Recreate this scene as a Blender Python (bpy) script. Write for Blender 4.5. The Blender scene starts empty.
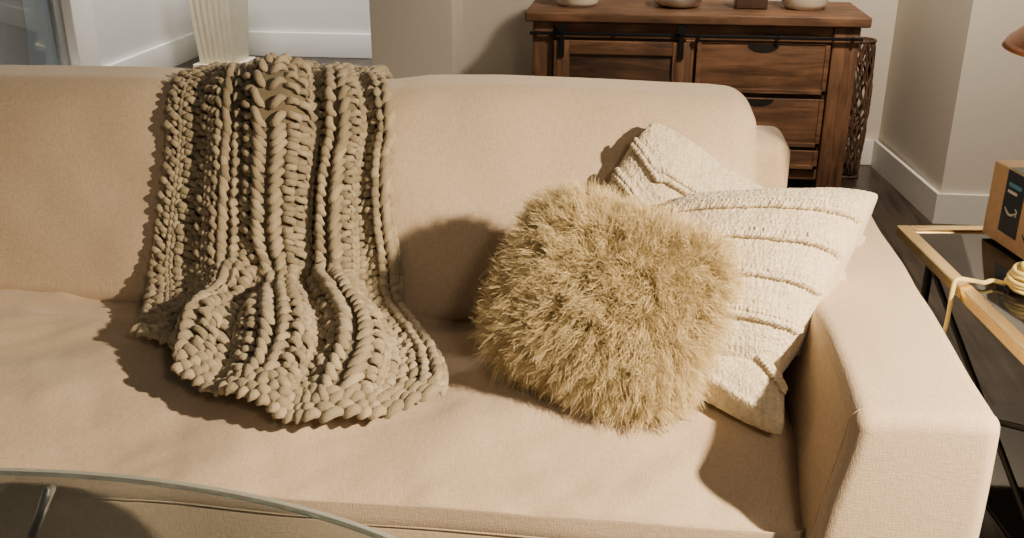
import bpy, math, random
import numpy as np
from mathutils import Vector, Matrix, noise
random.seed(7); rng=np.random.default_rng(7)
C=bpy.context.scene.collection

# ---------------------------------------------------------------- helpers
def link(o,parent=None):
    C.objects.link(o)
    if parent is not None: o.parent=parent
    return o
def empty(name,loc=(0,0,0),label=None,cat=None,group=None):
    o=bpy.data.objects.new(name,None); o.location=loc; o.empty_display_size=.05; link(o)
    tag(o,label,cat,group); return o
def tag(o,label=None,cat=None,group=None,kind=None):
    if label:o["label"]=label
    if cat:o["category"]=cat
    if group:o["group"]=group
    if kind:o["kind"]=kind
    return o
def wloc(p):
    l=Vector((0,0,0))
    while p is not None: l=l+p.location; p=p.parent
    return l
def mesh(name,v,f,mat,parent=None,smooth=False):
    me=bpy.data.meshes.new(name)
    v=np.asarray(v,dtype=float)
    if parent is not None: v=v-np.array(wloc(parent))
    me.from_pydata(v.tolist(),[],[list(map(int,q)) for q in f]); me.update()
    if mat: me.materials.append(mat)
    if smooth: me.polygons.foreach_set("use_smooth",[True]*len(me.polygons))
    o=bpy.data.objects.new(name,me); link(o,parent); return o
def fastmesh(name,v,quads,mat,parent=None,col=None):
    me=bpy.data.meshes.new(name)
    if parent is not None: v=v-np.array(wloc(parent))
    n=len(v); m=len(quads); k=quads.shape[1]
    me.vertices.add(n); me.vertices.foreach_set("co",v.astype(np.float32).ravel())
    me.loops.add(m*k); me.loops.foreach_set("vertex_index",quads.astype(np.int32).ravel())
    me.polygons.add(m); me.polygons.foreach_set("loop_start",(np.arange(m)*k).astype(np.int32))
    me.polygons.foreach_set("loop_total",np.full(m,k,dtype=np.int32))
    me.polygons.foreach_set("use_smooth",np.ones(m,dtype=bool))
    me.update(calc_edges=True); me.validate()
    if col is not None:
        at=me.color_attributes.new("tone",'FLOAT_COLOR','POINT')
        c=np.ones((n,4),dtype=np.float32); c[:,0]=col[:,0]; c[:,1]=col[:,1]; c[:,2]=0
        at.data.foreach_set("color",c.ravel())
    me.materials.append(mat)
    o=bpy.data.objects.new(name,me); link(o,parent); return o

def rbox_geo(x0,x1,y0,y1,z0,z1,r,n=(4,4,4),k=4):
    def axis(a,b,m):
        rr=min(r,(b-a)/2-1e-4)
        return [a+rr*i/k for i in range(k)]+[a+rr+(b-a-2*rr)*i/m for i in range(m+1)]+[b-rr+rr*(i+1)/k for i in range(k)]
    ax=[axis(x0,x1,n[0]),axis(y0,y1,n[1]),axis(z0,z1,n[2])]
    lo=[x0,y0,z0]; hi=[x1,y1,z1]
    idx={}; V=[]; F=[]
    def vid(i,j,l):
        key=(i,j,l)
        if key not in idx:
            p=[ax[0][i],ax[1][j],ax[2][l]]
            q=[min(max(p[t],lo[t]+min(r,(hi[t]-lo[t])/2)),hi[t]-min(r,(hi[t]-lo[t])/2)) for t in range(3)]
            d=[p[t]-q[t] for t in range(3)]; L=math.sqrt(sum(t*t for t in d))
            if L>1e-9: p=[q[t]+d[t]/L*r for t in range(3)]
            idx[key]=len(V); V.append(p)
        return idx[key]
    N=[len(a)-1 for a in ax]
    for (a,b,c) in ((0,1,2),(1,2,0),(2,0,1)):
        for side in (0,1):
            for i in range(N[a]):
                for j in range(N[b]):
                    q=[]
                    for di,dj in ((0,0),(1,0),(1,1),(0,1)):
                        t=[0,0,0]; t[a]=i+di; t[b]=j+dj; t[c]=side*N[c]; q.append(vid(*t))
                    if side==0:q.reverse()
                    F.append(q)
    return V,F
def rbox(name,x0,x1,y0,y1,z0,z1,r,mat,parent=None,n=(2,2,2),k=3,fn=None,smooth=True,rot=None):
    V,F=rbox_geo(x0,x1,y0,y1,z0,z1,r,n,k)
    if fn: V=[fn(Vector(p)) for p in V]
    if rot:
        (cx,cy),ang=rot; c,s=math.cos(ang),math.sin(ang)
        V=[(cx+(p[0]-cx)*c-(p[1]-cy)*s,cy+(p[0]-cx)*s+(p[1]-cy)*c,p[2]) for p in V]
    return mesh(name,V,F,mat,parent,smooth)
def box(name,x0,x1,y0,y1,z0,z1,mat,parent=None,bev=.003,rot=None):
    return rbox(name,x0,x1,y0,y1,z0,z1,bev,mat,parent,(1,1,1),2,rot=rot)
def tube_geo(pts,rad,seg=10,closed=False,cap=True):
    pts=[Vector(p) for p in pts]; n=len(pts); V=[];F=[]
    rr=rad if isinstance(rad,(list,tuple)) else [rad]*n
    T=[]
    for i in range(n):
        a=pts[(i-1)%n] if (closed or i>0) else pts[i]
        b=pts[(i+1)%n] if (closed or i<n-1) else pts[i]
        T.append((b-a).normalized())
    up=Vector((0,0,1))
    if abs(T[0].dot(up))>.9: up=Vector((1,0,0))
    nrm=(up-T[0]*up.dot(T[0])).normalized()
    for i in range(n):
        nrm=(nrm-T[i]*nrm.dot(T[i])).normalized(); bi=T[i].cross(nrm)
        for j in range(seg):
            a=2*math.pi*j/seg
            V.append(pts[i]+(nrm*math.cos(a)+bi*math.sin(a))*rr[i])
    m=n if closed else n-1
    for i in range(m):
        for j in range(seg):
            F.append([i*seg+j,i*seg+(j+1)%seg,((i+1)%n)*seg+(j+1)%seg,((i+1)%n)*seg+j])
    if cap and not closed:
        F.append(list(range(seg))[::-1]); F.append([ (n-1)*seg+j for j in range(seg)])
    return V,F
def tube(name,pts,rad,mat,parent=None,seg=10,closed=False):
    V,F=tube_geo(pts,rad,seg,closed); return mesh(name,V,F,mat,parent,True)
def lathe(name,prof,c,mat,parent=None,seg=40,sx=1,sy=1):
    V=[];F=[];n=len(prof)
    for r,z in prof:
        for j in range(seg):
            a=2*math.pi*j/seg; V.append((c[0]+r*sx*math.cos(a),c[1]+r*sy*math.sin(a),c[2]+z))
    for i in range(n-1):
        for j in range(seg): F.append([i*seg+j,i*seg+(j+1)%seg,(i+1)*seg+(j+1)%seg,(i+1)*seg+j])
    F.append(list(range(seg))[::-1]); F.append([(n-1)*seg+j for j in range(seg)])
    return mesh(name,V,F,mat,parent,True)
def merge(*geos):
    V=[];F=[]
    for v,f in geos:
        o=len(V); V+= [tuple(p) for p in v]; F+=[[i+o for i in q] for q in f]
    return V,F

# ---------------------------------------------------------------- materials
def newmat(name):
    m=bpy.data.materials.new(name); m.use_nodes=True
    nt=m.node_tree; b=nt.nodes["Principled BSDF"]; return m,nt,b
def simple(name,col,rough=.5,metal=0,noise_amt=.06,scale=30,bump=.0,spec=None,**kw):
    m,nt,b=newmat(name); b.inputs["Roughness"].default_value=rough; b.inputs["Metallic"].default_value=metal
    tc=nt.nodes.new("ShaderNodeTexCoord"); nz=nt.nodes.new("ShaderNodeTexNoise"); nz.inputs["Scale"].default_value=scale
    nz.inputs["Detail"].default_value=4; nt.links.new(tc.outputs["Object"],nz.inputs["Vector"])
    r=nt.nodes.new("ShaderNodeValToRGB"); nt.links.new(nz.outputs["Fac"],r.inputs["Fac"])
    r.color_ramp.elements[0].position=.3; r.color_ramp.elements[1].position=.7
    r.color_ramp.elements[0].color=[c*(1-noise_amt) for c in col]+[1]; r.color_ramp.elements[1].color=[min(1,c*(1+noise_amt)) for c in col]+[1]
    nt.links.new(r.outputs["Color"],b.inputs["Base Color"])
    if bump:
        bp=nt.nodes.new("ShaderNodeBump"); bp.inputs["Strength"].default_value=bump; bp.inputs["Distance"].default_value=.003
        nt.links.new(nz.outputs["Fac"],bp.inputs["Height"]); nt.links.new(bp.outputs["Normal"],b.inputs["Normal"])
    if spec is not None: b.inputs["Specular IOR Level"].default_value=spec
    for k,v in kw.items(): b.inputs[k].default_value=v
    return m
def fabric(name,col,dark=.80,fine=260,strength=.4,sheen=.25,nub=0):
    """woven cloth: warp and weft made from stretched fine noise"""
    m,nt,b=newmat(name); b.inputs["Roughness"].default_value=.95; b.inputs["Specular IOR Level"].default_value=.15
    b.inputs["Sheen Weight"].default_value=sheen; b.inputs["Sheen Roughness"].default_value=.5
    N=nt.nodes.new; L=nt.links.new
    tc=N("ShaderNodeTexCoord"); outs=[]
    for sc in ((fine,fine*.12,fine*.12),(fine*.12,fine,fine)):
        mp=N("ShaderNodeMapping"); mp.inputs["Scale"].default_value=sc; L(tc.outputs["Object"],mp.inputs["Vector"])
        n=N("ShaderNodeTexNoise"); n.inputs["Scale"].default_value=1; n.inputs["Detail"].default_value=2; L(mp.outputs["Vector"],n.inputs["Vector"]); outs.append(n.outputs["Fac"])
    a=N("ShaderNodeMath"); a.operation='ADD'; L(outs[0],a.inputs[0]); L(outs[1],a.inputs[1])
    mr=N("ShaderNodeMapRange"); mr.inputs["From Min"].default_value=.75; mr.inputs["From Max"].default_value=1.25; L(a.outputs[0],mr.inputs["Value"])
    n2=N("ShaderNodeTexNoise"); n2.inputs["Scale"].default_value=3; L(tc.outputs["Object"],n2.inputs["Vector"])
    mx=N("ShaderNodeMix"); mx.data_type='RGBA'; L(mr.outputs["Result"],mx.inputs["Factor"])
    mx.inputs["A"].default_value=[c*dark for c in col]+[1]; mx.inputs["B"].default_value=[min(1,c*1.1) for c in col]+[1]
    m2=N("ShaderNodeMix"); m2.data_type='RGBA'; m2.blend_type='MULTIPLY'; m2.inputs["Factor"].default_value=.06
    L(mx.outputs["Result"],m2.inputs["A"]); L(n2.outputs["Fac"],m2.inputs["B"])
    L(m2.outputs["Result"],b.inputs["Base Color"])
    bp=N("ShaderNodeBump"); bp.inputs["Strength"].default_value=strength; bp.inputs["Distance"].default_value=.0012
    L(mr.outputs["Result"],bp.inputs["Height"])
    last=bp
    if nub:
        vo=N("ShaderNodeTexVoronoi"); vo.inputs["Scale"].default_value=170; L(tc.outputs["Object"],vo.inputs["Vector"])
        b2=N("ShaderNodeBump"); b2.invert=True; b2.inputs["Strength"].default_value=nub; b2.inputs["Distance"].default_value=.004
        L(vo.outputs["Distance"],b2.inputs["Height"]); L(bp.outputs["Normal"],b2.inputs["Normal"]); last=b2
    L(last.outputs["Normal"],b.inputs["Normal"])
    return m
def wood(name,c1,c2,axis='X',scale=5,rough=.5,planks=None):
    m,nt,b=newmat(name); b.inputs["Roughness"].default_value=rough
    N=nt.nodes.new; L=nt.links.new
    tc=N("ShaderNodeTexCoord"); mp=N("ShaderNodeMapping"); L(tc.outputs["Object"],mp.inputs["Vector"])
    s={'X':(1,9,9),'Y':(9,1,9),'Z':(9,9,1)}[axis]; mp.inputs["Scale"].default_value=s
    n=N("ShaderNodeTexNoise"); n.inputs["Scale"].default_value=scale; n.inputs["Detail"].default_value=8; n.inputs["Distortion"].default_value=.8
    L(mp.outputs["Vector"],n.inputs["Vector"])
    n2=N("ShaderNodeTexNoise"); n2.inputs["Scale"].default_value=6; n2.inputs["Detail"].default_value=5; L(tc.outputs["Object"],n2.inputs["Vector"])
    r=N("ShaderNodeValToRGB"); L(n.outputs["Fac"],r.inputs["Fac"])
    r.color_ramp.elements[0].position=.32; r.color_ramp.elements[1].position=.68
    r.color_ramp.elements[0].color=list(c1)+[1]; r.color_ramp.elements[1].color=list(c2)+[1]
    r2=N("ShaderNodeValToRGB"); L(n2.outputs["Fac"],r2.inputs["Fac"]); r2.color_ramp.elements[0].position=.35; r2.color_ramp.elements[1].position=.6
    r2.color_ramp.elements[0].color=(.5,.5,.5,1); r2.color_ramp.elements[1].color=(1,1,1,1)
    mx=N("ShaderNodeMix"); mx.data_type='RGBA'; mx.blend_type='MULTIPLY'; mx.inputs["Factor"].default_value=.75
    L(r.outputs["Color"],mx.inputs["A"]); L(r2.outputs["Color"],mx.inputs["B"])
    out=mx.outputs["Result"]
    if planks:
        br=N("ShaderNodeTexBrick"); br.inputs["Scale"].default_value=1; br.inputs["Brick Width"].default_value=planks[0]; br.inputs["Row Height"].default_value=planks[1]
        br.inputs["Mortar Size"].default_value=.003; br.inputs["Color1"].default_value=(1,1,1,1); br.inputs["Color2"].default_value=(.7,.7,.7,1); br.inputs["Mortar"].default_value=(.15,.15,.15,1)
        mp2=N("ShaderNodeMapping"); mp2.inputs["Rotation"].default_value=(0,0,math.pi/2); L(tc.outputs["Object"],mp2.inputs["Vector"]); L(mp2.outputs["Vector"],br.inputs["Vector"])
        m3=N("ShaderNodeMix"); m3.data_type='RGBA'; m3.blend_type='MULTIPLY'; m3.inputs["Factor"].default_value=1
        L(out,m3.inputs["A"]); L(br.outputs["Color"],m3.inputs["B"]); out=m3.outputs["Result"]
    L(out,b.inputs["Base Color"])
    bp=N("ShaderNodeBump"); bp.inputs["Strength"].default_value=.3; bp.inputs["Distance"].default_value=.003
    L(n.outputs["Fac"],bp.inputs["Height"]); L(bp.outputs["Normal"],b.inputs["Normal"])
    return m
def tone_mat(name,c_dark,c_light,rough=.8,bump=.0,sheen=0.2):
    m,nt,b=newmat(name); b.inputs["Roughness"].default_value=rough; b.inputs["Specular IOR Level"].default_value=.25
    b.inputs["Sheen Weight"].default_value=sheen
    N=nt.nodes.new; L=nt.links.new
    at=N("ShaderNodeVertexColor"); at.layer_name="tone"
    sp=N("ShaderNodeSeparateColor"); L(at.outputs["Color"],sp.inputs["Color"])
    mx=N("ShaderNodeMix"); mx.data_type='RGBA'; L(sp.outputs["Red"],mx.inputs["Factor"])
    mx.inputs["A"].default_value=list(c_dark)+[1]; mx.inputs["B"].default_value=list(c_light)+[1]
    L(mx.outputs["Result"],b.inputs["Base Color"])
    if bump:
        tc=N("ShaderNodeTexCoord"); n=N("ShaderNodeTexNoise"); n.inputs["Scale"].default_value=260; n.inputs["Detail"].default_value=3
        L(tc.outputs["Object"],n.inputs["Vector"])
        bp=N("ShaderNodeBump"); bp.inputs["Strength"].default_value=bump; bp.inputs["Distance"].default_value=.003
        L(n.outputs["Fac"],bp.inputs["Height"]); L(bp.outputs["Normal"],b.inputs["Normal"])
    return m

M_sofa=fabric("beige_upholstery",(.61,.49,.365),.87,640,.3)
M_wall=simple("warm_white_plaster",(.68,.64,.57),.9,noise_amt=.02,scale=60,bump=.05)
M_wallcool=simple("cool_white_plaster",(.80,.80,.79),.9,noise_amt=.02,scale=60,bump=.05)
M_trim=simple("white_trim_paint",(.82,.81,.78),.5,noise_amt=.02)
M_floor=wood("dark_oak_floor",(.035,.025,.02),(.10,.075,.055),'Y',3,.35,planks=(1.4,.16))
M_wood=wood("rustic_brown_wood",(.085,.040,.020),(.26,.13,.065),'X',4,.6)
M_woodv=wood("rustic_brown_wood_upright",(.085,.040,.020),(.27,.135,.067),'Z',4,.6)
M_wooddark=wood("dark_stained_wood",(.04,.019,.011),(.13,.065,.033),'X',4,.55)
M_iron=simple("black_iron",(.02,.02,.022),.5,.7)
M_dark=simple("slot_shade_black",(.008,.006,.005),.9)
M_chrome=simple("chrome",(.88,.88,.88),.3,1,noise_amt=.01)
M_silver=simple("brushed_silver",(.70,.68,.64),.35,1,noise_amt=.05)
M_brass=simple("brushed_brass",(.86,.63,.28),.24,1,noise_amt=.06)
M_copper=simple("copper_shade",(.40,.15,.06),.4,.7,noise_amt=.08)
M_bglass=simple("black_glass",(.012,.012,.013),.06,noise_amt=.01)
M_ceramic=simple("cream_ceramic",(.72,.66,.54),.35,noise_amt=.03)
M_planter=simple("cream_planter_paint",(.88,.81,.62),.6,noise_amt=.06,scale=12)
M_card=simple("kraft_cardboard",(.66,.44,.24),.85,noise_amt=.08,scale=50,bump=.1)
M_ink=simple("blue_black_ink",(.012,.018,.032),.4)
M_pale=simple("pale_print",(.78,.76,.72),.6)
M_blue=simple("blue_print",(.10,.35,.55),.6)
M_cord=simple("yellow_cord",(.88,.74,.32),.7,bump=.2,scale=300)
M_leather=simple("dark_leather",(.06,.03,.02),.5,noise_amt=.2)
M_wicker=wood("brown_twig_bark",(.04,.02,.012),(.17,.085,.045),'Z',8,.7)
M_foot=simple("dark_foot",(.03,.02,.015),.5)
M_alu=simple("grey_aluminium",(.35,.36,.36),.4,.5)
def glassmat(name,col,rough=0.0,tr=1):
    m,nt,b=newmat(name); b.inputs["Base Color"].default_value=list(col)+[1]; b.inputs["Roughness"].default_value=rough
    b.inputs["Transmission Weight"].default_value=tr; b.inputs["IOR"].default_value=1.5; return m
M_glass=glassmat("clear_glass",(.70,.76,.79))
M_rim=glassmat("bright_edge_tint",(.86,.93,.89),.10,.62)
M_pane=glassmat("window_glass",(.9,.95,.95))

# ---------------------------------------------------------------- room
def sbox(name,*a,**k):
    o=box(name,*a,**k); tag(o,kind="structure"); return o
sbox("floor",-4.6,4.2,-1.6,7.2,-.1,0,M_floor,bev=.001)
sbox("wall_back",-.84,1.5,4.66,4.8,0,2.6,M_wall,bev=.001)
sbox("wall_column",-1.19,-.82,4.40,4.95,0,2.6,M_wall,bev=.002)
sbox("wall_far",-3.3,-.82,6.95,7.1,0,2.6,M_wallcool,bev=.001)
sbox("baseboard_far",-3.15,-1.19,6.925,6.955,0,.17,M_trim,bev=.004)
sbox("wall_left",-3.30,-3.15,5.52,7.0,0,2.6,M_wallcool,bev=.001)
sbox("wall_left_front",-3.30,-3.15,-1.6,4.1,0,2.6,M_wall,bev=.001)
sbox("wall_left_lintel",-3.30,-3.15,4.1,5.52,2.15,2.6,M_wall,bev=.001)
sbox("baseboard_left",-3.16,-3.125,5.55,6.93,0,.17,M_trim,bev=.004)
def prism(name,poly,z0,z1,mat):
    n=len(poly); V=[(x,y,z0) for x,y in poly]+[(x,y,z1) for x,y in poly]
    F=[[i,(i+1)%n,n+(i+1)%n,n+i] for i in range(n)]+[list(range(n))[::-1],[n+i for i in range(n)]]
    o=mesh(name,V,F,mat); tag(o,kind="structure"); return o
prism("wall_right",[(1.18,3.86),(3.2,3.86),(3.2,4.8),(1.10,4.8)],0,2.6,M_wall)
prism("baseboard_right",[(1.165,3.845),(3.2,3.845),(3.2,3.86),(1.18,3.86),(1.10,4.655),(1.085,4.655)],0,.12,M_trim)
sbox("baseboard_back",-.82,1.09,4.635,4.66,0,.12,M_trim,bev=.003)
door=empty("door_1",(-3.2,4.8,0)); tag(door,kind="structure")
for (a,b,c,d) in ((4.1,4.2,.0,2.15),(5.3,5.52,.0,2.15),(4.2,5.3,0,.22),(4.2,5.3,2.05,2.15)):
    box("door_frame",-3.26,-3.12,a,b,c,d,M_trim,door,.006)
for (a,b) in ((5.22,5.30),(4.2,4.28)):
    box("door_stile",-3.225,-3.175,a,b,.22,2.05,M_alu,door,.004)
box("door_glass",-3.205,-3.195,4.28,5.22,.22,2.05,M_pane,door,.001)
sbox("trim_deck",-6.5,-3.31,1.5,8.5,-.12,-.02,simple("grey_deck",(.30,.32,.31),.8),bev=.002)
sbox("trim_parapet",-6.4,-6.2,1.5,8.5,-.02,.9,simple("parapet_grey",(.42,.44,.43),.8),bev=.01)
sbox("trim_parapet_cap",-6.45,-6.15,1.5,8.5,.9,.96,M_trim,bev=.01)

# ---------------------------------------------------------------- sofa
sofa=empty("sofa",(-.85,1.7,0),"large beige woven fabric sofa with wide padded armrest","sofa")
def wr(p,s,amp,seed=0):
    return noise.noise(Vector((p.x*s+seed,p.y*s*1.3,p.z*s)))*amp
def smooth(t): t=max(0,min(1,t)); return t*t*(3-2*t)
def backfn(p):
    x,y,z=p
    t=(z-.42)/.48
    y2=y+ .165*t
    cx=smooth((x+2.0)/.25)*smooth((.26-x)/.14)
    if y<1.93: y2-= .024*math.sin(max(0,min(1,t))*math.pi)*cx*(1.93-y)/.1
    y2+=wr(p,3.0,.020,3)+wr(p,9,.007,8)
    if z>.8: z+=wr(Vector((x,0,0)),2.2,.010,1)
    # the top is pressed down a little under the throw
    if z>.75: z-=.008*smooth((x+1.03)/.07)*smooth((-.45-x)/.07)
    z-= .008*smooth((x-.15)/.09)*smooth((z-.6)/.3)
    x+= .012*math.sin(max(0,min(1,t))*math.pi)*smooth((x-.1)/.14)
    return Vector((x,y2,z))
rbox("backrest",-1.98,.236,1.822,2.02,.422,.882,.052,M_sofa,sofa,(60,6,26),6,backfn)
rbox("back_frame",-2.0,.325,2.06,2.24,.10,.772,.032,M_sofa,sofa,(20,4,8),5)
def seatfn(p):
    x,y,z=p
    top=smooth((z-.40)/.055)
    z-= .048*smooth((1.48-y)/.22)**1.3*top
    z-= .018*smooth((y-1.68)/.14)*top
    q=Vector((x*2.2+y*2.0,(y*1.0-x*.75)*7,1.7))
    z+= top*(wr(p,4,.014,5)+.004*math.sin(x*3)+ .015*noise.noise(q)+ .007*abs(noise.noise(q*2.3)) + .004*noise.noise(Vector((x*20+y*9,y*6-x*5,5))))
    z-= top*.012*math.exp(-((x+.75)**2)/.2)*math.exp(-((y-1.45)**2)/.05)
    y2=y+ (wr(p,5,.006,9) if y<1.4 else 0)
    z-= top*.018*smooth((x-.20)/.09)*smooth((1.5-y)/.25)
    return Vector((x,y2,z))
rbox("seat_cushion",-1.98,.292,1.243,1.99,.325,.463,.055,M_sofa,sofa,(120,50,4),7,seatfn)
def fr(x): return wr(Vector((x,1.25,.38)),5,.006,9)
def basefn(p):
    x,y,z=p
    if y<1.4: y+=fr(x)
    return Vector((x,y,z))
rbox("sofa_base",-1.98,.287,1.2475,2.07,.07,.362,.010,M_sofa,sofa,(100,4,4),3,basefn)
tube("seam_piping",[(x,1.2475+fr(x),.3615) for x in np.linspace(-1.97,.285,120)],.0026,M_sofa,sofa,8)
def armfn(p):
    x,y,z=p
    k=smooth((z-.45)/.18)
    z+=k*(.005*math.sin((x-.285)/.22*math.pi))+k*wr(p,6,.005,4)
    lf=smooth((.43-x)/.12)
    x+= wr(p,5,.005,7)
    x+= lf*(-.020*smooth((.54-z)/.3)+.022*smooth((z-.45)/.18)*smooth((1.9-y)/.5))
    y-= .003*math.sin(max(0,min(1,(z-.07)/.55))*math.pi)*smooth((1.3-y)/.08)
    return Vector((x,y,z))
arm=rbox("armrest",.286,.504,1.205,2.10,.07,.634,.025,M_sofa,sofa,(14,22,16),6,armfn)
def seamloop(x0,x1,y,z0,z1,r):
    P=[(x1,y,z0+(z1-r-z0)*i/10) for i in range(10)]
    for cx,cz,a0 in ((x1-r,z1-r,0),(x0+r,z1-r,90)):
        for i in range(9):
            a=math.radians(a0+i*90/8); P.append((cx+r*math.cos(a),y,cz+r*math.sin(a)))
        if a0==0:
            for i in range(1,9): P.append((x1-r-(x1-x0-2*r)*i/9,y,z1))
    return P+[(x0,y,z0+(z1-r-z0)*(1-i/10)) for i in range(1,11)]
pip=tube("seam_piping",[armfn(Vector(p)) for p in seamloop(.2863,.5037,1.229,.09,.6337,.0248)],.0014,M_sofa,sofa,8)
for src in (arm,pip):
    c=src.copy(); c.location.x+=-2.29; C.objects.link(c)
for (x,y) in ((.40,1.28),(.40,2.0),(-1.9,1.32),(-1.9,2.0)):
    rbox("leg",x-.03,x+.03,y-.03,y+.03,0,.075,.006,M_foot,sofa)

# ---------------------------------------------------------------- throw blanket
prof=np.array([(2.285,.56),(2.285,.70),(2.275,.78),(2.235,.845),(2.15,.868),(2.06,.872),(1.995,.866),(1.950,.832),(1.925,.77),(1.89,.69),(1.86,.61),(1.835,.55),(1.80,.500),(1.74,.484),(1.66,.484),(1.56,.483),(1.46,.476),(1.38,.460),(1.30,.43)])
def catmull(P,n=12):
    out=[]
    for i in range(len(P)-1):
        p0=P[max(i-1,0)];p1=P[i];p2=P[i+1];p3=P[min(i+2,len(P)-1)]
        for j in range(n):
            t=j/n; out.append(.5*((2*p1)+(-p0+p2)*t+(2*p0-5*p1+4*p2-p3)*t*t+(-p0+3*p1-3*p2+p3)*t**3))
    out.append(P[-1]); return np.array(out)
dp=catmull(prof); ds=np.concatenate([[0],np.cumsum(np.linalg.norm(np.diff(dp,axis=0),axis=1))])
def prof_at(s):
    y=np.interp(s,ds,dp[:,0]); z=np.interp(s,ds,dp[:,1])
    e=.02; ty=np.interp(s+e,ds,dp[:,0])-np.interp(s-e,ds,dp[:,0]); tz=np.interp(s+e,ds,dp[:,1])-np.interp(s-e,ds,dp[:,1])
    l=math.hypot(ty,tz) or 1; return y,z,ty/l,tz/l
def s_of_y(y):
    m=(dp[:,0]<1.83)&(dp[:,1]<.53); ys=dp[m,0][::-1]; ss=ds[m][::-1]; return float(np.interp(y,ys,ss))
hem_u=[0,.10,.20,.25,.31,.40,.5,.62,.74,.87,1.0]; hem_y=[1.59,1.555,1.54,1.52,1.435,1.41,1.385,1.36,1.36,1.39,1.455]
s_hem=[s_of_y(y) for y in hem_y]
s_top=s_of_y(1.80); S_CREST=float(ds[np.argmax(dp[:,1])])
def gs(u,c,w,e=2.4): return math.exp(-abs((u-c)/w)**e)
BR=(.290,.535,.755,.960)
def S(u,w):
    se=float(np.interp(u,hem_u,s_hem)); s=w*se
    y,z,ty,tz=prof_at(s)
    k=smooth((s-S_CREST+.0)/.14); m=smooth((s-s_top+.14)/.22)
    xl=-.965+.045*smooth((s-s_top+.05)/.25); xr=-.565+.10*smooth((s-S_CREST+.03)/.22)+.02*smooth((s-S_CREST-.2)/.3)+.145*smooth((s-s_top)/.34)
    x=xl+(xr-xl)*u
    x+= k*(.012*math.sin(5*s+u*7)) + .008*math.sin(11*s+3*u)
    # the two bunches lean toward each other over the central crease
    x+= k*(.026*gs(u,BR[0]+.03,.08)-.040*gs(u,BR[1]-.04,.07)-.010*gs(u,BR[2],.07))*(1-.5*m)
    x+= -m*.055*gs(u,.32,.12)*smooth((s-s_top)/.25)
    x+= m*.018*math.sin(14*(s-s_top)+5*u)*gs(u,.5,.35)
    kk=.12+.88*k
    hemf=1-.6*smooth((w-.88)/.12)*m
    f=.003+kk*hemf*(1-.40*m)*((.050)*gs(u,BR[0],.090,4)+(.078)*gs(u,BR[1],.085,4)+(.050)*gs(u,BR[2],.080,4)+.022*gs(u,BR[3],.05,3)+.012*gs(u,.10,.08,3))
    f+= m*hemf*(.042*gs(u,.31,.12)+.016*gs(u,.53,.10)+.034*gs(u,.75,.12))
    f+= m*hemf*.016*math.sin(22*(s-s_top)+6*u)*gs(u,.38,.22)*smooth((s-s_top)/.1)
    f+= k*.012*math.sin(7*s+9*u)*gs(u,.6,.35)+k*.004+.004
    return np.array([x,y,z]),max(f,.002)
def P0(u,w):
    p,f=S(u,w); se=float(np.interp(u,hem_u,s_hem)); _,_,ty,tz=prof_at(w*se)
    n=np.array([0,tz,-ty]); return p+n*f,n
uu=np.linspace(0,1,161); acc=np.zeros(160)
for w_ in (.45,.55,.65,.75,.85,.93):
    PP=np.array([P0(a,w_)[0] for a in uu]); acc+=np.linalg.norm(np.diff(PP,axis=0),axis=1)
acc/=6; cum=np.concatenate([[0],np.cumsum(acc)]); WID=cum[-1]; cum/=WID
def U(mu): return float(np.interp(mu,cum,uu))
def MU(u): return float(np.interp(u,uu,cum))
def frame(mu,w):
    e=.006
    p,n=P0(U(mu),w); ma,mb=max(mu-e,0),min(mu+e,1)
    pu=(P0(U(mb),w)[0]-P0(U(ma),w)[0])/(mb-ma); pw=(P0(U(mu),min(w+e,1))[0]-P0(U(mu),max(w-e,0))[0])
    gu=np.linalg.norm(pu)
    tu=pu/gu; tw=pw/np.linalg.norm(pw)
    nn=np.cross(tw,tu); nn/=np.linalg.norm(nn)
    if nn.dot(n)<-.3: nn=-nn
    return p,tu,tw,nn,gu
_s=frame(.1,.55); _sign=1 if _s[3][1]<0 else -1
def LEN(mu): return float(np.interp(U(mu),hem_u,s_hem))
SEG,RNG=8,9
def leaf(p0,p1,r,n,flat=.85,bow=.0,curl=.0,dive=.006):
    """plump yarn segment: bows outward, its ends dive back into the cloth, with a slight S-bend"""
    d=p1-p0; L=np.linalg.norm(d); d/=L; s=np.cross(d,n); s/=np.linalg.norm(s); nn=np.cross(s,d)
    V=[]
    for i in range(RNG+1):
        t=i/RNG; rr=r*(1-abs(2*t-1)**4*.45)
        if i in(0,RNG): rr*=.25
        c=p0+(p1-p0)*t+n*(bow*math.sin(math.pi*t)-dive*abs(2*t-1)**3)+s*curl*math.sin(2*math.pi*t)
        for j in range(SEG):
            a=2*math.pi*j/SEG; V.append(c+s*rr*math.cos(a)+nn*rr*flat*math.sin(a))
    return V
leafF=np.array([[i*SEG+j,i*SEG+(j+1)%SEG,(i+1)*SEG+(j+1)%SEG,(i+1)*SEG+j] for i in range(RNG) for j in range(SEG)])
BV=[];BF=[];BC=[]
def add(Vs):
    o=len(BV); BV.extend(Vs); BF.append(leafF+o); t=random.uniform(.3,1.0); BC.extend([(t,0)]*len(Vs))
cols=[]
edges=[]
for b,bwm in zip(BR,(.070,.064,.060,.034)):
    bw=bwm/WID
    m0=MU(b); a_,b_=m0-bw/2,m0+bw/2
    if b_>1: a_-=b_-1; b_=1
    edges.append((a_,b_)); cols.append(((a_+b_)/2,(b_-a_)/2,'b'))
prev=0
for a_,b_ in edges+[(1,1)]:
    gap=a_-prev
    if gap>.01:
        n=max(1,round(gap*WID/.0205))
        for i in range(n): cols.append((prev+gap*(i+.5)/n,gap/n/2,'m'))
    prev=b_
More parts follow.
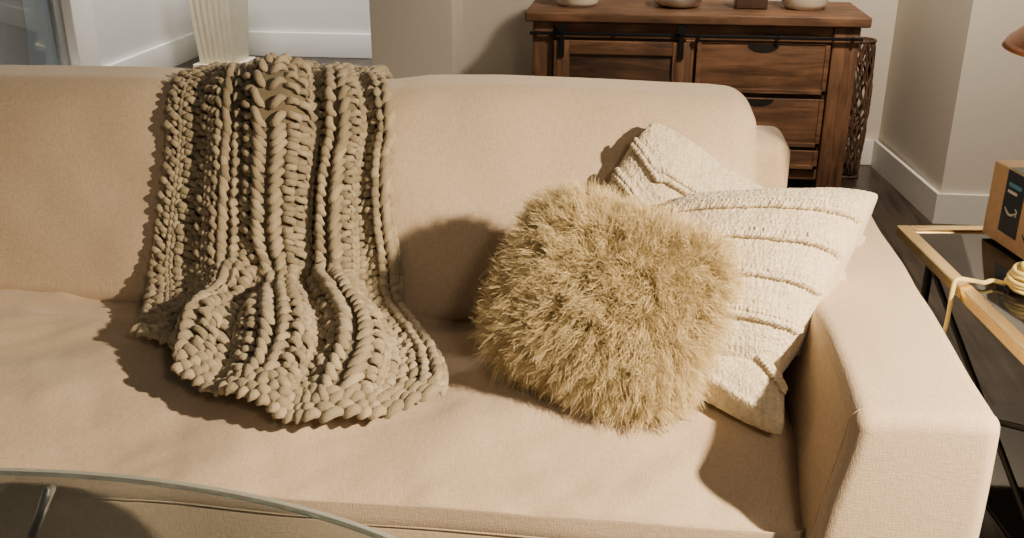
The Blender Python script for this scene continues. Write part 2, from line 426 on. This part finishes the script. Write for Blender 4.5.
for ci,(uc,hw,ty) in enumerate(cols):
    Lc=LEN(uc); HW=.050/Lc
    if ty=='b':
        nrow=int(Lc*(1-HW)/.0185)
        for r in range(nrow+1):
            w=(r+.3)/nrow*(1-HW)
            for sgn in (-1,1):
                p,tu,tw,n,gu=frame(min(.995,max(.005,uc+sgn*hw*.50)),w); W=min(.030,max(.012,hw*gu*.56))
                a=p+tu*sgn*W*.90-tw*.015-n*.001; b=p-tu*sgn*W*.72+tw*.020+n*.008
                j=rng.normal(0,.0010,3)
                add(leaf(a+j,b+j,.0088*random.uniform(.90,1.08)*max(1,W/.022),n,bow=.006,curl=.002*sgn))
    else:
        chain=(ci%5 in (1,))
        sp=.0145 if not chain else .0150
        nrow=int(Lc*(1-HW)/sp)
        for r in range(nrow+1):
            w=(r+.5)/nrow*(1-HW)
            if chain:
                for sgn in (-1,1):
                    p,tu,tw,n,gu=frame(min(.995,max(.005,uc+sgn*hw*.45)),w); W=max(.006,min(.012,hw*gu*.6))
                    add(leaf(p+tu*sgn*W*.8-tw*.009,p-tu*sgn*W*.6+tw*.013+n*.004,.0058*random.uniform(.9,1.1),n,bow=.004,dive=.004))
                continue
            p,tu,tw,n,gu=frame(uc,w); j=rng.normal(0,.0016,3)
            W=min(.026,max(.011,hw*gu*1.22))
            ph=(r+ci)%2
            rad=.0073*random.uniform(.85,1.15)
            sg=1 if ph else -1
            up=.006 if ph else 0
            add(leaf(p-tu*W-tw*sg*.006+j+n*up*.3,p+tu*W+tw*sg*.007+j+n*up,rad,n,bow=.006,curl=.002*sg))
for row in range(4):
    nh=32
    for r in range(nh):
        u=(r+.5+(.25 if row%2 else -.25))/nh; u=min(.985,max(.015,u)); Lc=LEN(u)
        w=1-(.004+.0145*row)/Lc
        p,tu,tw,n,gu=frame(u,w); W=min(.022,max(.012,gu/nh*.62)); j=rng.normal(0,.0010,3); sg=1 if row%2 else -1
        add(leaf(p-tu*W-tw*.005*sg+j,p+tu*W+tw*.006*sg+j,.0098,n,bow=.007,curl=.001,dive=.003))
for ue in (0.004,.996):
    for r in range(64):
        w=(r+.5)/64; p,tu,tw,n,gu=frame(ue,w); add(leaf(p-tw*.014,p+tw*.016,.0065,n,bow=.002))
nu,nw=120,120; o=len(BV); Q=[]
for i in range(nw+1):
    for j in range(nu+1):
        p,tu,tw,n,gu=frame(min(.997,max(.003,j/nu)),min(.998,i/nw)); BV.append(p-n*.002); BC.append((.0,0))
for i in range(nw):
    for j in range(nu):
        a=o+i*(nu+1)+j; Q.append([a,a+1,a+nu+2,a+nu+1])
BF.append(np.array(Q))
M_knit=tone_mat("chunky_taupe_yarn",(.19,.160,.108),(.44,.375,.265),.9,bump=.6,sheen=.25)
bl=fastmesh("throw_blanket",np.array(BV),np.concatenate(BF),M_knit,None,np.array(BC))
tag(bl,"chunky cable-knit taupe throw draped over the sofa backrest and seat","blanket")

# ---------------------------------------------------------------- cushions
def quadcushion(base,thick,n=150,ridge=None,k=.055,bands=0):
    V=[];F=[]
    def prm(a): return math.sin(a*math.pi/2)*.35+a*.65
    g=[prm(-1+2*i/n) for i in range(n+1)]
    P=np.zeros((n+1,n+1,3));
    for i,s in enumerate(g):
        for j,t in enumerate(g):
            s2=s*(1-k*(1-t*t)*abs(s)**2) ; t2=t*(1-k*(1-s*s)*abs(t)**2)
            cr=.035*max(0,abs(s)+abs(t)-1.5)/.5
            P[i,j]=base(s2*(1-cr),t2*(1-cr))
    du=np.gradient(P,axis=0); dv=np.gradient(P,axis=1); N=np.cross(du,dv); N/=np.linalg.norm(N,axis=2,keepdims=True)+1e-9
    idx=-np.ones((2,n+1,n+1),int); W=np.zeros((2,n+1,n+1,3))
    for side in (0,1):
        for i,s in enumerate(g):
            for j,t in enumerate(g):
                edge=i in(0,n) or j in(0,n)
                h=thick*((1-s*s)*(1-t*t))**.34*(.5)
                sg=1 if side==0 else -1
                r=ridge(s,t,side) if ridge else 0
                if edge: r*=.3
                W[side,i,j]=P[i,j]+N[i,j]*sg*(h+r)
                if side==1 and edge: idx[1,i,j]=idx[0,i,j]; continue
                V.append(W[side,i,j]); idx[side,i,j]=len(V)-1
    for side in (0,1):
        for i in range(n):
            for j in range(n):
                q=[idx[side,i,j],idx[side,i+1,j],idx[side,i+1,j+1],idx[side,i,j+1]]
                if side: q.reverse()
                F.append(q)
    F=np.array(F)
    if bands:
        LV=[];LF=[]
        ga=np.array(g)
        for side in (0,1):
            for b in range(1,bands):
                for off in (-.024,.024):
                    tb=-1+2*b/bands
                    tcur=[tb+off-.030*noise.noise(Vector((s*1.8,SEED[0],tb*.5))) for s in ga]
                    js=[int(np.argmin(abs(ga-t))) for t in tcur]
                    fj=[np.interp(t,ga,np.arange(n+1)) for t in tcur]
                    line=[]
                    for i in range(2,n-1):
                        f=fj[i]; j0=int(f); fr_=f-j0; j1=min(n,j0+1)
                        line.append(W[side,i,j0]*(1-fr_)+W[side,i,j1]*fr_)
                    line=np.array(line); dl=np.concatenate([[0],np.cumsum(np.linalg.norm(np.diff(line,axis=0),axis=1))])
                    m_=int(dl[-1]/.0072)
                    for q in range(m_):
                        s0=(q+.5)/m_*dl[-1]; pc=np.array([np.interp(s0,dl,line[:,k_]) for k_ in range(3)])
                        i=int(np.interp(s0,dl,np.arange(2,n-1))); j=js[i]
                        nn=N[i,j]*(1 if side==0 else -1); T1=du[i,j]/np.linalg.norm(du[i,j]); T2=dv[i,j]/np.linalg.norm(dv[i,j])
                        sgn=1 if off>0 else -1
                        a=pc-T1*.0070+T2*sgn*.004+nn*.001; c_=pc+T1*.0070-T2*sgn*.004+nn*.003
                        a=a+rng.normal(0,.0006,3)
                        LF.append(leafF+len(V)+len(LV)); LV.extend(leaf(a,c_,.0052*random.uniform(.88,1.12),nn,bow=.003,dive=.002))
        V=V+LV; F=np.concatenate([F]+LF)
    return np.array(V),F
SEED=[0]
def tuft(s,t,side,nb=7,seed=0):
    tt=t+.030*noise.noise(Vector((s*1.8,seed,t*.5)))
    x=(tt*.5+.5)*nb; fr=abs((x%1)-.5)*2
    band=math.exp(-((1-fr)/.17)**2)
    v=Vector((s*26+seed,t*26,seed))
    bump=noise.noise(v*2.2)*.0018+noise.noise(v*.15)*.003+noise.noise(v*.7)*.0010
    mid=.0018*math.exp(-((.30-fr)/.08)**2)
    return bump+.007*band+mid*(.8+.6*noise.noise(v*1.2))
M_cream=fabric("cream_textured_cotton",(.74,.65,.50),.82,230,.6,.3,nub=.5)
bp=catmull(np.array([(.032,1.925,.852),(.058,1.87,.72),(.10,1.81,.61),(.155,1.70,.545),(.20,1.55,.525),(.250,1.365,.498)]),10)
bs=np.linspace(-1,1,len(bp))
def baseA(s,t):
    q=(s+t)/2; r=(s-t)/2
    c=np.array([np.interp(q,bs,bp[:,k]) for k in range(3)])
    if r>0: e=np.array([.33,.10,.09])*smooth((.75-q)/.9)+np.array([.16,.02,.0])*(1-smooth((.75-q)/.9))
    else: e=np.array([.27,-.04,-.02])*smooth((.6-q)/.8)+np.array([.44,-.04,.0])*(1-smooth((.6-q)/.8))
    return c+e*r
SEED[0]=3
VA,FA=quadcushion(baseA,.13,150,lambda s,t,sd:tuft(s,t,sd,6,3),k=.01,bands=6)
ca=fastmesh("cushion",VA,FA,M_cream); tag(ca,"cream tufted-stripe cotton cushion slumped against the sofa backrest","cushion","cream striped cushions on the sofa")
cor=dict(TL=(.06,1.80,.725),TR=(.436,1.735,.775),BR=(.258,1.490,.530),BL=(-.05,1.60,.52))
cor={k:np.array(v) for k,v in cor.items()}
def baseB(s,t):
    a=(s+1)/2;b=(t+1)/2
    return (cor['BL']*(1-a)+cor['BR']*a)*(1-b)+(cor['TL']*(1-a)+cor['TR']*a)*b
SEED[0]=11
VB,FB=quadcushion(baseB,.19,170,lambda s,t,sd:tuft(s,t,sd,5,11),k=.005,bands=5)
cb=fastmesh("cushion",VB,FB,M_cream); tag(cb,"cream tufted-stripe cotton cushion leaning on the armrest behind shaggy cushion","cushion","cream striped cushions on the sofa")

# shaggy cushion
L=math.radians(32)
hb=Vector((.40,.917,0)).normalized(); e1=Vector((hb.y,-hb.x,0)); e2=(Vector((0,0,1))*math.cos(L)+hb*math.sin(L)); nrm=e1.cross(e2).normalized()
if nrm.y>0:nrm=-nrm
ra=math.radians(-8); E1=e1*math.cos(ra)+e2*math.sin(ra); E2=e2*math.cos(ra)-e1*math.sin(ra)
cen=Vector((-.038,1.563,.622)); hs=.158
def baseF(s,t):
    return np.array(cen+E1*s*hs*1.05+E2*t*hs*.88)
fl=empty("cushion",tuple(cen),"shaggy long-haired golden tan sheepskin cushion in front of cream cushions","cushion")
VF,FF=quadcushion(baseF,.15,40,k=-.02)
M_hide=simple("tan_hide",(.42,.32,.15),.9,noise_amt=.15)
fastmesh("cover",VF,FF,M_hide,fl)
Vq=VF[FF]; nrmF=np.cross(Vq[:,2]-Vq[:,0],Vq[:,3]-Vq[:,1]); areaF=np.linalg.norm(nrmF,axis=1)/2; nrmF/= (2*areaF[:,None]+1e-12)
ctr=np.array(cen); cenF=Vq.mean(axis=1)
flip=np.einsum('ij,ij->i',nrmF,cenF-ctr)<0; nrmF[flip]*=-1
NC=5600; fi=rng.choice(len(FF),NC,p=areaF/areaF.sum())
K=12; R=9
FVs=[];FCs=[];FQs=[]; off=0
q3=[]
for i in range(R-1):
    for j in range(3): q3.append([i*3+j,i*3+(j+1)%3,(i+1)*3+(j+1)%3,(i+1)*3+j])
q3=np.array(q3)
grav=np.array([0,0,-1.0])
T=np.linspace(0,1,R); rad=.00036*(1-T)**.5+.00012
for c in range(NC):
    f=fi[c]; a,b=rng.random(2); q=Vq[f]; root=(q[0]*(1-a)+q[1]*a)*(1-b)+(q[3]*(1-a)+q[2]*a)*b
    n=nrmF[f]; radial=(root-ctr); radial/=np.linalg.norm(radial)+1e-9
    nz=np.array(noise.noise_vector(Vector(root.tolist())*18))
    d0=n*.60+radial*.50+nz*.50+rng.normal(0,.26,3); d0/=np.linalg.norm(d0)
    Ln=rng.uniform(.032,.054); droop=rng.uniform(-.05,.50)
    side=np.cross(d0,rng.normal(0,1,3)); side/=np.linalg.norm(side); side2=np.cross(d0,side)
    ph=rng.uniform(0,6.28); wv=rng.uniform(.003,.007); fq=rng.uniform(.6,1.6); tone=rng.uniform(0,1)
    lock=np.outer(T*Ln,d0)+np.outer(T**2*Ln*droop,grav)+np.outer(np.sin(T*fq*6.28+ph)*wv*T,side)+np.outer(np.cos(T*fq*6.28+ph)*wv*T,side2)
    offs=rng.normal(0,.0060,(K,3)); 
    for k in range(K):
        cv=root+lock*rng.uniform(.75,1.12)+np.outer(1-.2*T,offs[k])+np.outer(T**2,rng.normal(0,.0034,3))
        V3=np.empty((R,3,3))
        for j in range(3):
            an=2.094*j; V3[:,j]=cv+rad[:,None]*(side*math.cos(an)+side2*math.sin(an))
        FVs.append(V3.reshape(-1,3)); FQs.append(q3+off); off+=R*3
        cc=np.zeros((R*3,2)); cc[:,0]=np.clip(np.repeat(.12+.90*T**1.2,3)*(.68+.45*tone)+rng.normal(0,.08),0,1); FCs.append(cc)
FVv=np.concatenate(FVs)
FVv[:,2]=np.maximum(FVv[:,2],.470)
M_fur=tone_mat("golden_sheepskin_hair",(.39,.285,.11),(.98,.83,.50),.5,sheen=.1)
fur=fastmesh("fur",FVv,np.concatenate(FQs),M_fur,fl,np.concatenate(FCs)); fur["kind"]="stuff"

# ---------------------------------------------------------------- oval glass coffee table
ct=empty("coffee_table",(-.80,.80,0),"oval clear glass coffee table with slim chrome legs","table")
EA,EB=.765,.403
def ellipse_slab(name,cx,cy,a,b,z0,z1,mat,parent,seg=160,bev=.004):
    V=[];F=[]; rings=[(bev,z0),(bev*.3,z0+bev*.3),(0,z0+bev),(0,z1-bev),(bev*.3,z1-bev*.3),(bev,z1)]
    for ins,z in rings:
        for j in range(seg):
            t=2*math.pi*j/seg; V.append((cx+(a-ins)*math.cos(t),cy+(b-ins)*math.sin(t),z))
    m=len(rings)-1
    for i in range(m):
        for j in range(seg): F.append([i*seg+j,i*seg+(j+1)%seg,(i+1)*seg+(j+1)%seg,(i+1)*seg+j])
    F.append(list(range(seg))[::-1]); F.append([m*seg+j for j in range(seg)])
    return mesh(name,V,F,mat,parent,False)
ellipse_slab("table_top",-.80,.80,EA,EB,.432,.450,M_glass,ct,bev=.003)
seg=160; prof_e=[(-.006,.4318),(.003,.4322),(.007,.436),(.007,.446),(.003,.4500),(-.006,.4506)]
V=[];F=[]
for (o_,z) in prof_e:
    for j in range(seg):
        t=2*math.pi*j/seg; V.append((-.80+(EA+o_)*math.cos(t),.80+(EB+o_)*math.sin(t),z))
m=len(prof_e)
for i in range(m):
    for j in range(seg): F.append([i*seg+j,i*seg+(j+1)%seg,((i+1)%m)*seg+(j+1)%seg,((i+1)%m)*seg+j])
mesh("bright_edge_band",V,F,M_rim,ct,False)  # added pale band, puts the bright glint of the glass rim into colour
for (x,y,bx_,by_) in ((-.850,1.172,-1.05,1.10),(-.42,.62,-.52,.66),(-1.3,.66,-1.18,.70)):
    V,F=tube_geo([(x,y,.4315),(x*.9+bx_*.1,y*.9+by_*.1,.385),(bx_,by_,.0)],[.009,.008,.008],16)
    mesh("leg",V,F,M_chrome,ct,True)

# ---------------------------------------------------------------- side table (brass + black glass)
ang=math.radians(6.4); C0=(.597,2.222)
st=empty("side_table",(C0[0],C0[1],0),"rectangular side table with brass frame and black glass top","table")
def stb(name,u0,u1,v0,v1,z0,z1,mat,bev=.002):
    return box(name,C0[0]+u0,C0[0]+u1,C0[1]-v1,C0[1]-v0,z0,z1,mat,st,bev,rot=(C0,ang))
def stp(u,v,z):
    c,s=math.cos(ang),math.sin(ang); return (C0[0]+u*c+v*s,C0[1]+u*s-v*c,z)
TW,TL_,FW=.62,1.05,.029
g=[rbox_geo(*a,.003,(1,1,1),2) for a in (
 (C0[0],C0[0]+FW,C0[1]-TL_,C0[1],.526,.55),(C0[0]+TW-FW,C0[0]+TW,C0[1]-TL_,C0[1],.526,.55),
 (C0[0]+FW,C0[0]+TW-FW,C0[1]-FW,C0[1],.526,.55),(C0[0]+FW,C0[0]+TW-FW,C0[1]-TL_,C0[1]-TL_+FW,.526,.55))]
V,F=merge(*g); c_,s_=math.cos(ang),math.sin(ang)
V=[(C0[0]+(p[0]-C0[0])*c_-(p[1]-C0[1])*s_,C0[1]+(p[0]-C0[0])*s_+(p[1]-C0[1])*c_,p[2]) for p in V]
mesh("frame",V,F,M_brass,st,False)
stb("table_top",FW,TW-FW,FW,TL_-FW,.535,.546,M_bglass)
stb("shelf",.04,TW-.04,.16,TL_-.16,.17,.18,M_bglass)
for (u,v) in ((.02,.16),(TW-.02,.16),(.02,TL_-.16),(TW-.02,TL_-.16)):
    tube("leg",[stp(u,v,.525),stp(u,v,0)],.009,M_iron,st,12)
for u in (.02,TW-.02):
    for a,b in (((.16,.523),(TL_-.16,.19)),((.16,.19),(TL_-.16,.523))):
        tube("brace",[stp(u,a[0],a[1]),stp(u,b[0],b[1])],.006,M_iron,st,10)

bx=empty("cardboard_box",(.90,2.07,.55),"kraft cardboard parcel with black tape and printed smile arrow","box")
bang=math.radians(11.2); bc=(.772,2.195)
def bpos(u,v,z):
    c,s=math.cos(bang),math.sin(bang); return (bc[0]+u*c+v*s,bc[1]+u*s-v*c-0.0,z)
BW,BL_,BH=.20,.27,.165
V,F=rbox_geo(bc[0],bc[0]+BW,bc[1]-BL_,bc[1],.551,.551+BH,.003,(1,1,1),2)
V=[bpos(p[0]-bc[0],bc[1]-p[1],p[2]) for p in V]
mesh("carton",V,F,M_card,bx,False)
def face_patch(name,v0,v1,z0,z1,mat,d=.0012):
    P=[bpos(-d,v0,z0),bpos(-d,v1,z0),bpos(-d,v1,z1),bpos(-d,v0,z1)]
    P+= [bpos(-d+.001,v0,z0),bpos(-d+.001,v1,z0),bpos(-d+.001,v1,z1),bpos(-d+.001,v0,z1)]
    return mesh(name,P,[[0,1,2,3],[7,6,5,4],[0,4,5,1],[1,5,6,2],[2,6,7,3],[3,7,4,0]],mat,bx)
face_patch("printed_tape",.060,.130,.580,.714,M_ink)
face_patch("printed_line",.072,.118,.682,.690,M_blue,.0022)
face_patch("printed_line",.072,.106,.668,.674,M_pale,.0022)
def smile(v0,z0,wd,mat,d):
    geos=[]; pts=[bpos(-d,v0+wd*t,z0-.25*wd*math.sin(math.pi*t)) for t in np.linspace(0,1,14)]
    geos.append(tube_geo(pts,[.0010+.0018*math.sin(math.pi*t) for t in np.linspace(0,1,14)],6))
    geos.append(tube_geo([bpos(-d,v0+wd*.86,z0+.006),bpos(-d,v0+wd*1.02,z0+.003),bpos(-d,v0+wd*.98,z0-.010)],.0014,6))
    V,F=merge(*geos); return mesh("smile_arrow",V,F,mat,bx,True)
smile(.072,.635,.044,M_pale,.0018)
smile(.150,.600,.09,M_ink,.001)
P=[bpos(.002,.060,.7175),bpos(.002,.130,.7175),bpos(BW-.002,.130,.7175),bpos(BW-.002,.060,.7175)]
mesh("top_tape",P,[[0,1,2,3]],M_ink,bx)

cord=empty("cord",stp(.0,.34,.55),"yellow cord coiled on side table and trailing off its edge","cord")
cp=[Vector(stp(.090,.350,.556)),Vector(stp(.070,.335,.556)),Vector(stp(.050,.345,.556)),Vector(stp(.03,.335,.556)),Vector(stp(.0,.34,.561)),Vector(stp(-.010,.35,.545)),Vector(stp(-.012,.355,.48)),Vector(stp(-.018,.36,.42)),Vector(stp(-.010,.365,.36))]
cc=catmull(np.array([list(p) for p in cp]),8)
tube("cord_end",[tuple(p) for p in cc],.0046,M_cord,cord,8)
coil=[]
cu,cv_=.128,.372
for i in range(14*30):
    a=2*math.pi*i/30+2.6; tturn=i/30
    lay=tturn/14
    R_=.046*math.sqrt(max(.05,1-(lay-.25)**2*1.3))*(.75+.25*math.sin(tturn*2.4))
    coil.append(stp(cu+R_*math.cos(a),cv_+R_*.9*math.sin(a),.5565+.046*lay+.002*math.sin(a*2+tturn)))
tube("coil",coil,.0042,M_cord,cord,7)

lp=empty("table_lamp",(.825,1.75,.55),"table lamp with shallow copper dome shade on side table","lamp")
lc=(.825,1.75)
lathe("lamp_base",[(.0,0),(.075,0),(.078,.008),(.07,.016),(.02,.022),(.0,.023)],(lc[0],lc[1],.5505),M_brass,lp)
tube("pole",[(lc[0],lc[1],.57),(lc[0],lc[1],1.09)],.008,M_brass,lp,14)
lathe("lamp_shade",[(.218,-.0),(.222,.0),(.215,.012),(.17,.05),(.10,.085),(.04,.105),(.02,.11),(.018,.108),(.10,.08),(.165,.046),(.21,.010),(.218,0)],(lc[0],lc[1],1.024),M_copper,lp,64)

# ---------------------------------------------------------------- sideboard
sb=empty("sideboard",(.21,4.36,0),"rustic brown wooden sideboard with sliding door, black rail and drawers","sideboard")
Y0=4.16
box("cabinet_body",-.43,.85,Y0+.03,4.58,.06,.695,M_wooddark,sb,.004)
rbox("cabinet_top",-.47,.90,Y0-.025,4.60,.697,.738,.008,M_wood,sb,(8,2,1),3)
for (a,b) in ((-.44,-.355),(.765,.868)):
    box("post",a,b,Y0,Y0+.09,.0,.695,M_woodv,sb,.006)
box("post",.80,.868,4.50,4.59,0,.695,M_woodv,sb,.006)
box("post",-.44,-.37,4.50,4.59,0,.695,M_woodv,sb,.006)
box("apron",-.353,.763,Y0+.012,Y0+.03,.632,.695,M_wood,sb,.003)
box("apron",-.353,.763,Y0+.012,Y0+.03,.06,.10,M_wood,sb,.003)
box("divider",.185,.225,Y0+.008,Y0+.03,.10,.632,M_woodv,sb,.003)
V,F=merge(rbox_geo(-.45,.875,Y0-.022,Y0-.014,.645,.659,.002,(1,1,1),2),*[tube_geo([(x,Y0+.012,.652),(x,Y0-.028,.652)],.007,12) for x in (-.42,-.1,.24,.55,.84)])
mesh("rail",V,F,M_iron,sb,False)
dr=box("door",-.35,.20,Y0-.012,Y0+.006,.09,.625,M_wooddark,sb,.003)
for (a,b,c,d) in ((-.35,-.285,.09,.625),(.135,.20,.09,.625)):
    box("door_stile",a,b,Y0-.024,Y0-.012,c,d,M_woodv,dr,.003)
for (c,d) in ((.09,.16),(.57,.625),(.33,.38)):
    box("door_crosspiece",-.285,.135,Y0-.022,Y0-.012,c,d,M_wood,dr,.003)
for x in (-.317,.167):
    V,F=merge(rbox_geo(x-.011,x+.011,Y0-.034,Y0-.027,.56,.695,.003,(1,1,1),2),tube_geo([(x,Y0-.04,.677),(x,Y0-.02,.677)],.019,20))
    mesh("hanger",V,F,M_iron,dr,False)
for (x0,x1,z0,z1) in ((.232,.757,.425,.624),(.232,.757,.205,.405),(.232,.757,.11,.19)):
    d=box("drawer",x0,x1,Y0-.004,Y0+.02,z0,z1,M_wood,sb,.004)
    V,F=merge(rbox_geo(x0+.0,x1,Y0-.010,Y0-.004,z0,z0+.018,.002,(1,1,1),2),rbox_geo(x0,x0+.018,Y0-.010,Y0-.004,z0,z1-.0,.002,(1,1,1),2),rbox_geo(x1-.018,x1,Y0-.010,Y0-.004,z0,z1,.002,(1,1,1),2))
    mesh("drawer_molding",V,F,M_wood,d,False)
    cx=(x0+x1)/2
    P=[];n=24
    for yy in (Y0-.0055,Y0-.003):
        for i in range(n+1):
            a=math.pi+math.pi*i/n; P.append((cx+.062*math.cos(a),yy,z1-.004+.030*math.sin(a)))
    Fc=[list(range(n+1)),list(range(n+1,2*n+2))[::-1]]+[[i,n+1+i,n+2+i,i+1] for i in range(n)]
    mesh("pull_slot",P,Fc,M_dark,d)  # near-black plate in the slot's outline, its inner shade put into the colour
def vessel(x,y,prof,mat,name,label,cat):
    o=lathe(name,prof,(x,y,.739),mat); tag(o,label,cat); return o
vessel(-.27,4.36,[(0,0),(.078,0),(.088,.015),(.093,.06),(.088,.12),(.070,.16),(.060,.17),(.052,.165),(.06,.15),(.075,.12),(.078,.05),(.05,.02),(0,.018)],M_ceramic,"vase","cream round ceramic vase on sideboard","vase")
vessel(.67,4.37,[(0,0),(.075,0),(.092,.02),(.098,.07),(.090,.13),(.06,.17),(.045,.19),(.04,.185),(.055,.165),(.08,.12),(.085,.06),(.05,.02),(0,.018)],M_ceramic,"jar","cream ceramic jar on sideboard","jar")
bo=empty("candle_bowl",(.15,4.36,.739),"silvery metal bowl holding white candle on sideboard","bowl")
lathe("bowl",[(0,0),(.065,0),(.085,.006),(.10,.02),(.104,.05),(.10,.052),(.094,.03),(.08,.016),(0,.014)],(.15,4.36,.739),M_silver,bo)
lathe("candle",[(0,0),(.05,0),(.05,.11),(.047,.115),(0,.112)],(.15,4.36,.754),M_ceramic,bo)
pf=empty("trinket_box",(.45,4.36,.739),"small dark brown leather trinket box on sideboard","box")
rbox("box_body",.385,.515,4.31,4.41,.739,.80,.006,M_leather,pf)
rbox("lid",.382,.518,4.307,4.413,.801,.825,.006,M_leather,pf)
geos=[]
bx0,by0=.940,4.45
for i in range(16):
    a=2*math.pi*i/16
    for sgn in (1,-1):
        pts=[];rr=[]
        for k in range(16):
            t=k/15; R_=.048+.012*math.sin(t*3.1)+.007*noise.noise(Vector((i*3.1,t*7,sgn))); an=a+sgn*t*2.9+.35*noise.noise(Vector((i*1.7,t*6,4+sgn)))
            pts.append((bx0+R_*math.cos(an),by0+R_*math.sin(an),.006+.60*t)); rr.append(.0044+.0014*noise.noise(Vector((i,t*9,sgn))))
        geos.append(tube_geo(pts,rr,6))
for z in (.008,.60): geos.append(tube_geo([(bx0+.052*math.cos(a),by0+.052*math.sin(a),z) for a in np.linspace(0,2*math.pi,24,endpoint=False)],.006,8,closed=True))
V,F=merge(*geos); o=mesh("lattice_basket",V,F,M_wicker,None,True); tag(o,"tall loosely woven brown twig lattice basket beside sideboard","basket")

pl=empty("planter",(-2.78,6.5,0),"tall cream fluted square tapered planter by the far wall","planter")
def taper(x0,x1,y0,y1,z0,z1,cx,cy,k0,k1,H):
    V,F=rbox_geo(x0,x1,y0,y1,z0,z1,.006,(6,6,8),2)
    return [(cx+(p[0]-cx)*(k0+(k1-k0)*p[2]/H),cy+(p[1]-cy)*(k0+(k1-k0)*p[2]/H),p[2]) for p in V],F
geos=[taper(-2.93,-2.63,6.35,6.65,.04,.78,-2.78,6.5,.80,1.15,.8)]
for i in range(7):
    x=-2.93+.3*(i+.5)/7; geos.append(taper(x-.013,x+.013,6.338,6.352,.06,.76,-2.78,6.5,.80,1.15,.8))
V,F=merge(*geos); mesh("planter_body",V,F,M_planter,pl,False)
rbox("planter_rim",-2.97,-2.59,6.31,6.69,.775,.82,.008,M_planter,pl)
rbox("planter_foot",-2.94,-2.62,6.34,6.66,0,.045,.006,M_planter,pl)

# ---------------------------------------------------------------- lights & world
def area(name,loc,tgt,size,power,col):
    l=bpy.data.lights.new(name,'AREA'); l.shape='DISK'; l.size=size; l.energy=power; l.color=col
    o=bpy.data.objects.new(name,l); o.location=loc; o.rotation_euler=(Vector(tgt)-Vector(loc)).to_track_quat('-Z','Y').to_euler(); C.objects.link(o); return o
def point(name,loc,r,power,col):
    l=bpy.data.lights.new(name,'POINT'); l.shadow_soft_size=r; l.energy=power; l.color=col
    o=bpy.data.objects.new(name,l); o.location=loc; C.objects.link(o); return o
def spot(name,loc,tgt,r,power,col,deg,blend):
    l=bpy.data.lights.new(name,'SPOT'); l.shadow_soft_size=r; l.energy=power; l.color=col; l.spot_size=math.radians(deg); l.spot_blend=blend
    o=bpy.data.objects.new(name,l); o.location=loc; o.rotation_euler=(Vector(tgt)-Vector(loc)).to_track_quat('-Z','Y').to_euler(); C.objects.link(o); return o
spot("key_lamp",(1.40,.60,1.64),(.25,1.26,.5),.035,580,(1,.765,.485),78,1.0)
area("front_fill",(.8,-.5,2.1),(.1,1.5,.5),.35,11,(1,.78,.53))  # added soft fill for the arm's front face, not an actual lamp
area("sideboard_light",(1.0,3.1,2.2),(.5,4.4,.5),.2,52,(1,.82,.62))
area("far_room_light",(-2.3,5.9,2.5),(-2.5,6.6,0),.7,88,(1,.93,.84))
area("deck_fill",(-5.0,5.5,3.0),(-5.0,5.5,0),1.0,150,(.93,.97,1))  # added light over the deck, brightens the view through the glass door
point("lamp_bulb",(.825,1.75,1.06),.03,4.0,(1,.6,.3))
w=bpy.data.worlds.new("world"); bpy.context.scene.world=w; w.use_nodes=True
bg=w.node_tree.nodes["Background"]; bg.inputs["Color"].default_value=(.90,.78,.64,1); bg.inputs["Strength"].default_value=.075

cd=bpy.data.cameras.new("camera"); cd.sensor_width=36; cd.lens=1000/1024*36
cam=bpy.data.objects.new("camera",cd); cam.location=(0,0,1.32)
cam.rotation_euler=(math.radians(90-22.4),0,math.radians(7.2)); C.objects.link(cam); bpy.context.scene.camera=cam
